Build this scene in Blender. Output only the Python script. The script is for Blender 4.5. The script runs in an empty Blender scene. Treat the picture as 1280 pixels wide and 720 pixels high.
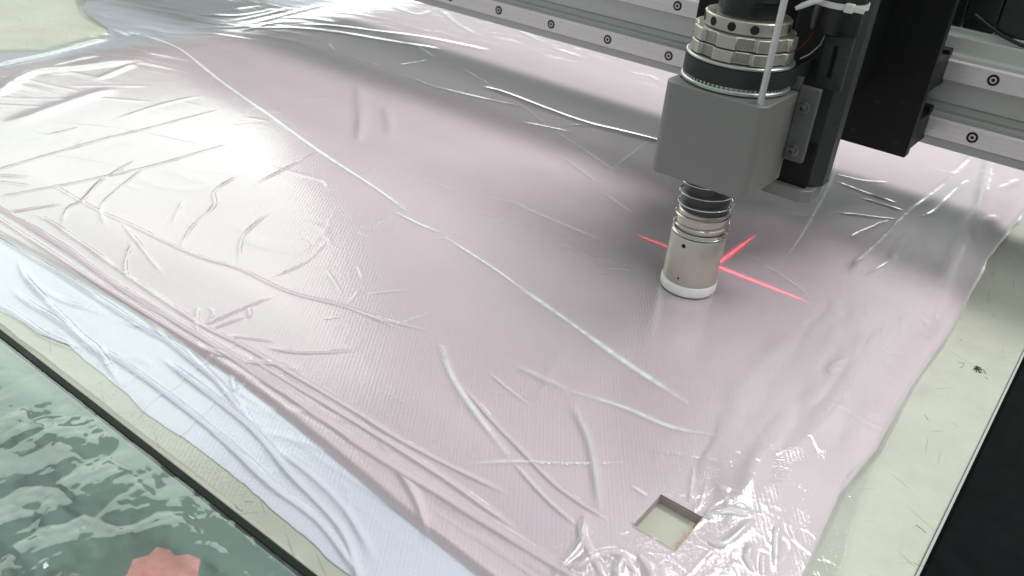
import bpy, math, random
import numpy as np
from mathutils import Matrix, Vector

# ---------------------------------------------------------------- camera, light, exposure
S = 0.01                                   # everything below is written in centimetres
scene = bpy.context.scene
col = scene.collection
random.seed(4); np.random.seed(4)

YAW, PITCH, ROLL, FPX = -0.60622035, 0.52357296, 0.10083601, 1098.47
fwd = Vector((math.cos(PITCH)*math.sin(YAW), math.cos(PITCH)*math.cos(YAW), -math.sin(PITCH)))
up0 = Vector((math.sin(PITCH)*math.sin(YAW), math.sin(PITCH)*math.cos(YAW), math.cos(PITCH)))
rt0 = fwd.cross(up0)
rt = math.cos(ROLL)*rt0 + math.sin(ROLL)*up0
up = -math.sin(ROLL)*rt0 + math.cos(ROLL)*up0
cam_data = bpy.data.cameras.new('camera'); cam = bpy.data.objects.new('camera', cam_data); col.objects.link(cam)
cam_data.sensor_width = 36; cam_data.lens = FPX/1280*36; cam_data.clip_start = 0.01; cam_data.clip_end = 200
M = Matrix((( rt.x, up.x, -fwd.x, 18.76*S), (rt.y, up.y, -fwd.y, -46.43*S), (rt.z, up.z, -fwd.z, 27.59*S), (0,0,0,1)))
cam.matrix_world = M
scene.camera = cam
cam_data.dof.use_dof = True; cam_data.dof.focus_distance = 0.52; cam_data.dof.aperture_fstop = 16

world = bpy.data.worlds.new('World'); scene.world = world; world.use_nodes = True
wb = world.node_tree.nodes['Background']; wb.inputs[0].default_value = (0.93, 1.0, 0.97, 1); wb.inputs[1].default_value = 0.60

def area(name, loc, target, sx, sy, power, color=(1,1,1)):
    d = bpy.data.lights.new(name, 'AREA'); d.shape = 'RECTANGLE'; d.size = sx*S; d.size_y = sy*S; d.energy = power; d.color = color
    o = bpy.data.objects.new(name, d); col.objects.link(o)
    loc = Vector(loc)*S; o.location = loc
    o.rotation_euler = (Vector(target)*S - loc).to_track_quat('-Z', 'Y').to_euler()
    return o
def polar(az, el, dist, c=(-30,-12,0)):
    a, e = math.radians(az), math.radians(el)
    return (c[0]+dist*math.cos(e)*math.sin(a), c[1]+dist*math.cos(e)*math.cos(a), c[2]+dist*math.sin(e))
# the workshop's window at the far left, its ceiling tubes, and the bright hall behind the gantry
area('window_lamp', polar(-69, 31, 330), (-30,-12,0), 210, 154, 25, (0.86,1.0,0.87))
area('ceiling_tube_lamp', (70, 240, 390), (0, 0, 0), 380, 95, 166, (1.0,0.985,0.98))
area('ceiling_tube_lamp', (120, -60, 230), (0, 0, 0), 200, 30, 12, (1.0,0.98,0.97))
area('hall_window_lamp', (-150, 420, 30), (-20, 30, 0), 700, 56, 45, (0.97,1.0,0.98))

vs = scene.view_settings
vs.view_transform = 'Standard'; vs.look = 'None'; vs.exposure = 0.0; vs.gamma = 1.0; vs.use_curve_mapping = False
scene.render.engine = 'CYCLES'
scene.cycles.transparent_max_bounces = 6
scene.cycles.max_bounces = 7

# ---------------------------------------------------------------- materials
class NT:
    def __init__(s, name):
        s.m = bpy.data.materials.new(name); s.m.use_nodes = True; s.t = s.m.node_tree; s.n = s.t.nodes
        s.out = s.n['Material Output']; s.p = s.n['Principled BSDF']
    def add(s, kind, **kw):
        x = s.n.new(kind)
        for k, v in kw.items():
            if k.startswith('i_'): x.inputs[k[2:].replace('_', ' ')].default_value = v
            else: setattr(x, k, v)
        return x
    def link(s, a, b): s.t.links.new(a, b)
def noise(nt, scale, detail=3, rough=.6, vec=None, stretch=None):
    tc = nt.add('ShaderNodeTexCoord'); src = tc.outputs['Object']
    if stretch:
        mp = nt.add('ShaderNodeMapping'); mp.inputs['Scale'].default_value = stretch; nt.link(src, mp.inputs[0]); src = mp.outputs[0]
    n = nt.add('ShaderNodeTexNoise', i_Scale=scale, i_Detail=detail, i_Roughness=rough); nt.link(src, n.inputs['Vector'])
    return n
def ramp(nt, src, stops):
    r = nt.add('ShaderNodeValToRGB'); e = r.color_ramp.elements
    while len(e) < len(stops): e.new(.5)
    for q, (p, c) in zip(e, stops): q.position = p; q.color = (*c, 1) if len(c) == 3 else c
    nt.link(src, r.inputs[0]); return r
def bump(nt, src, strength, dist, normal=None):
    b = nt.add('ShaderNodeBump', i_Strength=strength, i_Distance=dist); nt.link(src, b.inputs['Height'])
    if normal: nt.link(normal, b.inputs['Normal'])
    return b
def solid(name, c, rough=.5, metal=0., vary=.12, nscale=120, bstr=.15, bdist=.0002, spec=.5, stretch=None):
    nt = NT(name); p = nt.p
    n = noise(nt, nscale, 5, .65, stretch=stretch)
    r = ramp(nt, n.outputs['Fac'], [(.25, tuple(v*(1-vary) for v in c)), (.75, tuple(min(1, v*(1+vary)) for v in c))])
    nt.link(r.outputs[0], p.inputs['Base Color']); p.inputs['Metallic'].default_value = metal
    n2 = noise(nt, nscale*.35, 4, .6)
    rr = nt.add('ShaderNodeMapRange', i_From_Min=.3, i_From_Max=.7, i_To_Min=max(.02, rough-.07), i_To_Max=min(1, rough+.07)); nt.link(n2.outputs['Fac'], rr.inputs[0])
    nt.link(rr.outputs[0], p.inputs['Roughness']); p.inputs['Specular IOR Level'].default_value = spec
    if bstr: nt.link(bump(nt, n.outputs['Fac'], bstr, bdist).outputs[0], p.inputs['Normal'])
    return nt.m

MAT = {}
MAT['anodised'] = solid('anodised_aluminium', (.50,.52,.505), .45, .3, .04, 900, .0, .0001, stretch=(.03,1,1))
MAT['rail'] = solid('ground_rail_steel', (.64,.615,.625), .33, .6, .09, 500, .0, .0001, stretch=(.03,1,1))
MAT['bracket'] = solid('bead_blasted_grey_bracket', (.205,.205,.20), .5, .3, .06, 1500, .2, .00005)
MAT['blacked'] = solid('black_anodised_plate', (.007,.008,.008), .5, .0, .3, 300, .1, .0001, spec=.2)
MAT['slide'] = solid('dark_grey_slide_metal', (.045,.05,.048), .42, .4, .15, 400, .1, .0001)
MAT['nut'] = solid('satin_nickel_nut', (.47,.445,.40), .36, .85, .05, 700, .1, .00005)
MAT['foot'] = solid('satin_steel_foot_tube', (.53,.49,.44), .34, .8, .05, 1500, .08, .00003, stretch=(1,1,.05))
MAT['chrome'] = solid('bright_spring_wire', (.62,.60,.58), .2, 1., .05, 600, 0)
MAT['ringwhite'] = solid('white_nylon_ring', (.78,.78,.76), .42, 0, .03, 300, .08, .0001)
MAT['sleeve'] = solid('blued_steel_sleeve', (.05,.055,.055), .35, .5, .2, 500, .05, .0001)
MAT['black'] = solid('black_paint', (.010,.011,.011), .3, 0, .3, 200, .05, .0001)
MAT['hole'] = solid('hole_shade_black', (.006,.006,.006), .8, 0, .2, 200, 0)  # near-black for flush discs that paint the shade inside holes
MAT['rubber'] = solid('black_rubber_belt', (.014,.016,.015), .62, 0, .3, 900, .2, .0001)
MAT['pulley'] = solid('pulley_aluminium', (.50,.52,.49), .35, .8, .06, 700, .05, .0001)
MAT['tie'] = solid('white_nylon_tie', (.62,.62,.60), .45, 0, .05, 300, .05, .0001)
MAT['redwire'] = solid('red_wire', (.12,.01,.012), .45, 0, .1, 300, 0)
MAT['greywire'] = solid('grey_wire', (.25,.24,.23), .45, 0, .1, 300, 0)
MAT['ear_shaded'] = solid('shaded_bracket_grey', (.10,.105,.102), .5, .3, .06, 1500, .2, .00005)  # bracket grey darkened: the shade on the ear is put into its colour
MAT['screwhead'] = solid('bright_screw_head', (.52,.52,.51), .3, .8, .1, 600, .0)
MAT['boltsteel'] = solid('dull_bolt_steel', (.16,.16,.155), .35, .85, .1, 600, .05, .0001)
MAT['strip'] = solid('dark_rubber_trim', (.008,.013,.010), .5, 0, .25, 300, .1, .0001, spec=.15)
MAT['cover'] = solid('black_side_cover', (.0025,.0034,.004), .6, 0, .2, 250, .1, .0001, spec=.04)
MAT['cream'] = solid('frayed_thread', (.74,.48,.40), .8, 0, .1, 300, 0)
MAT['lint'] = solid('dark_lint', (.03,.035,.03), .9, 0, .2, 300, 0)

def felt(name, a, b, dirt=.5):
    nt = NT(name); p = nt.p
    n = noise(nt, 22, 6, .7); r = ramp(nt, n.outputs['Fac'], [(.3, a), (.7, b)])
    sc = noise(nt, 260, 3, .7, stretch=(.18, 1, 1)); sr = ramp(nt, sc.outputs['Fac'], [(.66, (1,1,1)), (.76, (1-dirt*.45,)*3)])
    mx = nt.add('ShaderNodeMix', data_type='RGBA', blend_type='MULTIPLY'); mx.inputs['Factor'].default_value = 1
    nt.link(r.outputs[0], mx.inputs[6]); nt.link(sr.outputs[0], mx.inputs[7]); nt.link(mx.outputs[2], p.inputs['Base Color'])
    last = mx
    for ang, th in ((25, .70), (-50, .715), (80, .72)):
        tc = nt.add('ShaderNodeTexCoord'); m0 = nt.add('ShaderNodeMapping'); m0.inputs['Rotation'].default_value = (0,0,math.radians(ang)); nt.link(tc.outputs['Object'], m0.inputs[0])
        m1 = nt.add('ShaderNodeMapping'); m1.inputs['Scale'].default_value = (.035,1,1); nt.link(m0.outputs[0], m1.inputs[0])
        ns = nt.add('ShaderNodeTexNoise', i_Scale=600, i_Detail=1.5, i_Roughness=.5); nt.link(m1.outputs[0], ns.inputs['Vector'])
        rs = ramp(nt, ns.outputs['Fac'], [(th, (1,1,1)), (th+.03, (1-.5*dirt,)*3)])
        m2 = nt.add('ShaderNodeMix', data_type='RGBA', blend_type='MULTIPLY'); m2.inputs['Factor'].default_value = 1
        nt.link(last.outputs[2], m2.inputs[6]); nt.link(rs.outputs[0], m2.inputs[7]); last = m2
    n4 = noise(nt, 9, 5, .65); r4 = ramp(nt, n4.outputs['Fac'], [(.35, (.90,.885,.86)), (.6, (1,1,1))])
    m3 = nt.add('ShaderNodeMix', data_type='RGBA', blend_type='MULTIPLY'); m3.inputs['Factor'].default_value = 1
    nt.link(last.outputs[2], m3.inputs[6]); nt.link(r4.outputs[0], m3.inputs[7]); nt.link(m3.outputs[2], p.inputs['Base Color'])
    p.inputs['Roughness'].default_value = .85; p.inputs['Specular IOR Level'].default_value = .25
    f = noise(nt, 900, 4, .7); nt.link(bump(nt, f.outputs['Fac'], .5, .0006).outputs[0], p.inputs['Normal'])
    return nt.m
MAT['felt'] = felt('pale_green_felt', (.475,.495,.425), (.55,.565,.49))
MAT['mat'] = felt('sea_green_mat', (.12,.21,.18), (.16,.255,.22), .15)

def cloth(name, c, c2, rib=.12):
    nt = NT(name); p = nt.p
    n = noise(nt, 14, 4, .55); r = ramp(nt, n.outputs['Fac'], [(.3, c), (.7, c2)])
    nt.link(r.outputs[0], p.inputs['Base Color'])
    p.inputs['Roughness'].default_value = .8; p.inputs['Specular IOR Level'].default_value = .25
    p.inputs['Sheen Weight'].default_value = .15
    tc = nt.add('ShaderNodeTexCoord'); mp = nt.add('ShaderNodeMapping'); mp.inputs['Rotation'].default_value = (0,0,math.radians(-35)); nt.link(tc.outputs['Object'], mp.inputs[0])
    w = nt.add('ShaderNodeTexWave', i_Scale=190, i_Distortion=1.2, i_Detail=2); w.inputs['Detail Scale'].default_value = 3; nt.link(mp.outputs[0], w.inputs['Vector'])
    tr = ramp(nt, w.outputs['Fac'], [(.2, (.972,.972,.972)), (.8, (1,1,1))])
    mx = nt.add('ShaderNodeMix', data_type='RGBA', blend_type='MULTIPLY'); mx.inputs['Factor'].default_value = 1
    nt.link(r.outputs[0], mx.inputs[6]); nt.link(tr.outputs[0], mx.inputs[7]); nt.link(mx.outputs[2], p.inputs['Base Color'])
    nt.link(bump(nt, w.outputs['Fac'], rib, .0003).outputs[0], p.inputs['Normal'])
    return nt.m
MAT['pink'] = cloth('pale_pink_fabric', (.69,.595,.642), (.72,.62,.668))
MAT['ply'] = cloth('pink_fabric_cut_edge', (.36,.30,.31), (.42,.35,.35))
MAT['paper'] = cloth('bluish_white_underlay', (.63,.655,.735), (.67,.695,.775), .06)
MAT['scrap'] = solid('salmon_fabric', (.68,.33,.29), .8, 0, .25, 110, .1, .0005)

def film(name, weave, rough=.07, crease=1., dens=1.):
    nt = NT(name); nt.n.remove(nt.p)
    at = nt.add('ShaderNodeAttribute', attribute_name='whitening')  # milky film, and bright crease glints painted as diffuse white
    tc = nt.add('ShaderNodeTexCoord'); mp = nt.add('ShaderNodeMapping'); mp.inputs['Rotation'].default_value = (0,0,math.radians(-35)); nt.link(tc.outputs['Object'], mp.inputs[0])
    w = nt.add('ShaderNodeTexWave', i_Scale=150, i_Distortion=4.5, i_Detail=1); w.inputs['Detail Scale'].default_value = 6; nt.link(mp.outputs[0], w.inputs['Vector'])
    n = noise(nt, 300, 1, .6)
    hm = nt.add('ShaderNodeMath', operation='MULTIPLY_ADD'); hm.inputs[1].default_value = .35; nt.link(n.outputs['Fac'], hm.inputs[0]); nt.link(w.outputs['Fac'], hm.inputs[2])
    b3 = bump(nt, hm.outputs[0], weave, .0003)
    fr = nt.add('ShaderNodeFresnel', i_IOR=1.5); nt.link(b3.outputs[0], fr.inputs['Normal'])
    mu = nt.add('ShaderNodeMath', operation='MULTIPLY', use_clamp=True); mu.inputs[1].default_value = 1.35*dens; nt.link(fr.outputs[0], mu.inputs[0])
    gl = nt.add('ShaderNodeBsdfGlossy', i_Roughness=rough); nt.link(b3.outputs[0], gl.inputs['Normal']); gl.inputs['Color'].default_value = (1,1,1,1)
    tr = nt.add('ShaderNodeBsdfTransparent'); tr.inputs[0].default_value = (.975,.985,.98,1)
    df = nt.add('ShaderNodeBsdfDiffuse'); df.inputs[0].default_value = (.86,.88,.88,1)
    cl = nt.add('ShaderNodeMath', operation='MULTIPLY', use_clamp=True); cl.inputs[1].default_value = crease; nt.link(at.outputs['Fac'], cl.inputs[0])
    m1 = nt.add('ShaderNodeMixShader'); nt.link(cl.outputs[0], m1.inputs[0]); nt.link(tr.outputs[0], m1.inputs[1]); nt.link(df.outputs[0], m1.inputs[2])
    m2 = nt.add('ShaderNodeMixShader'); nt.link(mu.outputs[0], m2.inputs[0]); nt.link(m1.outputs[0], m2.inputs[1]); nt.link(gl.outputs[0], m2.inputs[2])
    nt.link(m2.outputs[0], nt.out.inputs['Surface'])
    return nt.m
MAT['film'] = film('clear_plastic_film', .09, .05)
MAT['film2'] = film('crinkled_plastic_film', .02, .015, 1., 1.0)

def knurl():
    nt = NT('diamond_knurled_nickel'); p = nt.p
    p.inputs['Base Color'].default_value = (.42,.41,.38,1); p.inputs['Metallic'].default_value = .85; p.inputs['Roughness'].default_value = .4
    tc = nt.add('ShaderNodeTexCoord'); hs = []
    for a in (45, -45):
        mp = nt.add('ShaderNodeMapping'); mp.inputs['Rotation'].default_value = (0,0,math.radians(a)); nt.link(tc.outputs['UV'], mp.inputs[0])
        w = nt.add('ShaderNodeTexWave', i_Scale=1.0); nt.link(mp.outputs[0], w.inputs['Vector']); hs.append(w)
    mx = nt.add('ShaderNodeMath', operation='MULTIPLY'); nt.link(hs[0].outputs['Fac'], mx.inputs[0]); nt.link(hs[1].outputs['Fac'], mx.inputs[1])
    r = ramp(nt, mx.outputs[0], [(0., (.20,.195,.18)), (.5, (.46,.45,.42))]); nt.link(r.outputs[0], p.inputs['Base Color'])
    nt.link(bump(nt, mx.outputs[0], .8, .0006).outputs[0], p.inputs['Normal'])
    return nt.m
MAT['knurl'] = knurl()

# ---------------------------------------------------------------- mesh helpers
def tag(o, label=None, cat=None, group=None, kind=None):
    for k, v in (('label', label), ('category', cat), ('group', group), ('kind', kind)):
        if v: o[k] = v
    return o
def empty(name, loc=(0,0,0)):
    o = bpy.data.objects.new(name, None); col.objects.link(o); o.location = Vector(loc)*S; o.empty_display_size = .02; return o
class MB:
    def __init__(s): s.v = []; s.f = []
    def add(s, vs, fs):
        k = len(s.v); s.v += [tuple(map(float, v)) for v in vs]; s.f += [tuple(i+k for i in f) for f in fs]; return s
    def box(s, x0, x1, y0, y1, z0, z1):
        return s.add([(x0,y0,z0),(x1,y0,z0),(x1,y1,z0),(x0,y1,z0),(x0,y0,z1),(x1,y0,z1),(x1,y1,z1),(x0,y1,z1)],
                     [(0,3,2,1),(4,5,6,7),(0,1,5,4),(1,2,6,5),(2,3,7,6),(3,0,4,7)])
    def prism(s, pts, z0, z1, axis='z'):
        n = len(pts)
        def P(a, b, c): return (a,b,c) if axis == 'z' else (c,a,b)       # axis 'x': pts are (y,z), extruded along x
        s.add([P(a,b,z0) for a,b in pts]+[P(a,b,z1) for a,b in pts],
              [tuple(range(n-1,-1,-1)), tuple(range(n,2*n))]+[(i,(i+1)%n,n+(i+1)%n,n+i) for i in range(n)]); return s
    def lathe(s, prof, c=(0,0), n=64, closed=False):
        vs = []; fs = []; m = len(prof)
        for i in range(n):
            a = 2*math.pi*i/n
            for r, z in prof: vs.append((c[0]+r*math.cos(a), c[1]+r*math.sin(a), z))
        for i in range(n):
            j = (i+1) % n
            for k in range(m if closed else m-1):
                q = (k+1) % m
                fs.append((i*m+k, j*m+k, j*m+q, i*m+q))
        if not closed:
            if prof[0][0] > 0: fs.append(tuple(i*m for i in range(n-1,-1,-1)))
            if prof[-1][0] > 0: fs.append(tuple(i*m+m-1 for i in range(n)))
        return s.add(vs, fs)
    def tube(s, path, r, n=8, caps=True):
        P = [Vector(p) for p in path]; vs = []; fs = []; u = None
        for i, p in enumerate(P):
            t = (P[min(i+1,len(P)-1)]-P[max(i-1,0)]).normalized()
            if u is None: u = t.orthogonal().normalized()
            u = (u - t*u.dot(t)).normalized(); w = t.cross(u)
            rr = r[i] if isinstance(r, (list, tuple)) else r
            for k in range(n):
                a = 2*math.pi*k/n; vs.append(p + (u*math.cos(a)+w*math.sin(a))*rr)
        for i in range(len(P)-1):
            for k in range(n): fs.append((i*n+k, i*n+(k+1)%n, (i+1)*n+(k+1)%n, (i+1)*n+k))
        if caps: fs += [tuple(range(n-1,-1,-1)), tuple(range((len(P)-1)*n, len(P)*n))]
        return s.add(vs, fs)
    def build(s, name, mat, parent=None, smooth=35, bev=0, origin=(0,0,0), seg=2):
        me = bpy.data.meshes.new(name)
        ox, oy, oz = origin
        me.from_pydata([((x-ox)*S, (y-oy)*S, (z-oz)*S) for x,y,z in s.v], [], s.f); me.update()
        if smooth:
            me.shade_smooth(); me.set_sharp_from_angle(angle=math.radians(smooth))
        me.materials.append(MAT[mat])
        o = bpy.data.objects.new(name, me); col.objects.link(o)
        o.location = Vector(origin)*S
        if parent: o.parent = parent; o.location = Vector(origin)*S - world_loc(parent)
        if bev:
            b = o.modifiers.new('bevel', 'BEVEL'); b.width = bev*S; b.segments = seg; b.limit_method = 'ANGLE'; b.angle_limit = math.radians(40)
            if smooth: b.harden_normals = False
        return o
def world_loc(o):
    v = Vector((0,0,0))
    while o: v += o.location; o = o.parent
    return v
def round_outline(pts, rad, seg=8):
    out = []; n = len(pts)
    for i, p in enumerate(pts):
        r = rad[i] if isinstance(rad, (list, tuple)) else rad
        p = Vector(p); a = Vector(pts[i-1]); b = Vector(pts[(i+1)%n])
        if r <= 0: out.append(tuple(p)); continue
        da = (a-p).normalized(); db = (b-p).normalized()
        ang = da.angle(db); t = r/math.tan(ang/2); c = p + (da+db).normalized()*(r/math.sin(ang/2))
        s0 = p+da*t-c; s1 = p+db*t-c; tot = s0.angle_signed(s1)
        for k in range(seg+1):
            q = tot*k/seg; out.append((c.x+s0.x*math.cos(-q)-s0.y*math.sin(-q), c.y+s0.x*math.sin(-q)+s0.y*math.cos(-q)))
    return out

# ---- smooth noise for cloth and film relief
def vnoise(x, y, seed=0):
    xi = np.floor(x).astype(np.int64); yi = np.floor(y).astype(np.int64); xf = x-xi; yf = y-yi
    def h(a, b):
        n = (a*374761393 + b*668265263 + seed*974711) & 0xffffffff
        n = ((n ^ (n >> 13))*1274126177) & 0xffffffff
        return ((n ^ (n >> 16)) & 0xffff)/65535.0
    u = xf*xf*xf*(xf*(xf*6-15)+10); v = yf*yf*yf*(yf*(yf*6-15)+10)
    return (h(xi,yi)*(1-u)+h(xi+1,yi)*u)*(1-v)+(h(xi,yi+1)*(1-u)+h(xi+1,yi+1)*u)*v
def fbm(x, y, o=4, seed=0):
    s = 0; a = .5
    for k in range(o): s = s + a*vnoise(x*2**k+k*17.3, y*2**k-k*9.1, seed+k); a *= .5
    return s
def ridged(x, y, o=3, seed=0):
    s = 0; a = .5
    for k in range(o): s = s + a*(1-np.abs(2*vnoise(x*2**k+k*5.7, y*2**k+k*3.3, seed+k)-1)); a *= .5
    return s
def sstep(a, b, x):
    t = np.clip((x-a)/(b-a), 0, 1); return t*t*(3-2*t)

# ---------------------------------------------------------------- the cutting bed (setting)
H = 0.8                                    # top of the fabric stack
bed = MB().box(-140, 18.3, -30.52, 110, -3, 0).build('cutting_bed', 'felt', smooth=0, bev=.12); tag(bed, kind='structure')
mat2 = MB().box(-140, 18.3, -95, -30.97, -3, -.05).build('feed_table', 'mat', smooth=0, bev=.1); tag(mat2, kind='structure')
cover = MB().box(18.45, 90, -95, 110, -4, -.9).build('machine_side_cover', 'cover', smooth=0, bev=.2); tag(cover, kind='structure')
MB().box(-140, 18.3, -30.93, -30.53, -3, .05).build('edge_trim', 'strip', smooth=0, bev=.08)
trim = bpy.data.objects['edge_trim']; tag(trim, 'narrow black rubber strip between the cream felt bed and the green film-covered table', 'trim strip')

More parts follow.
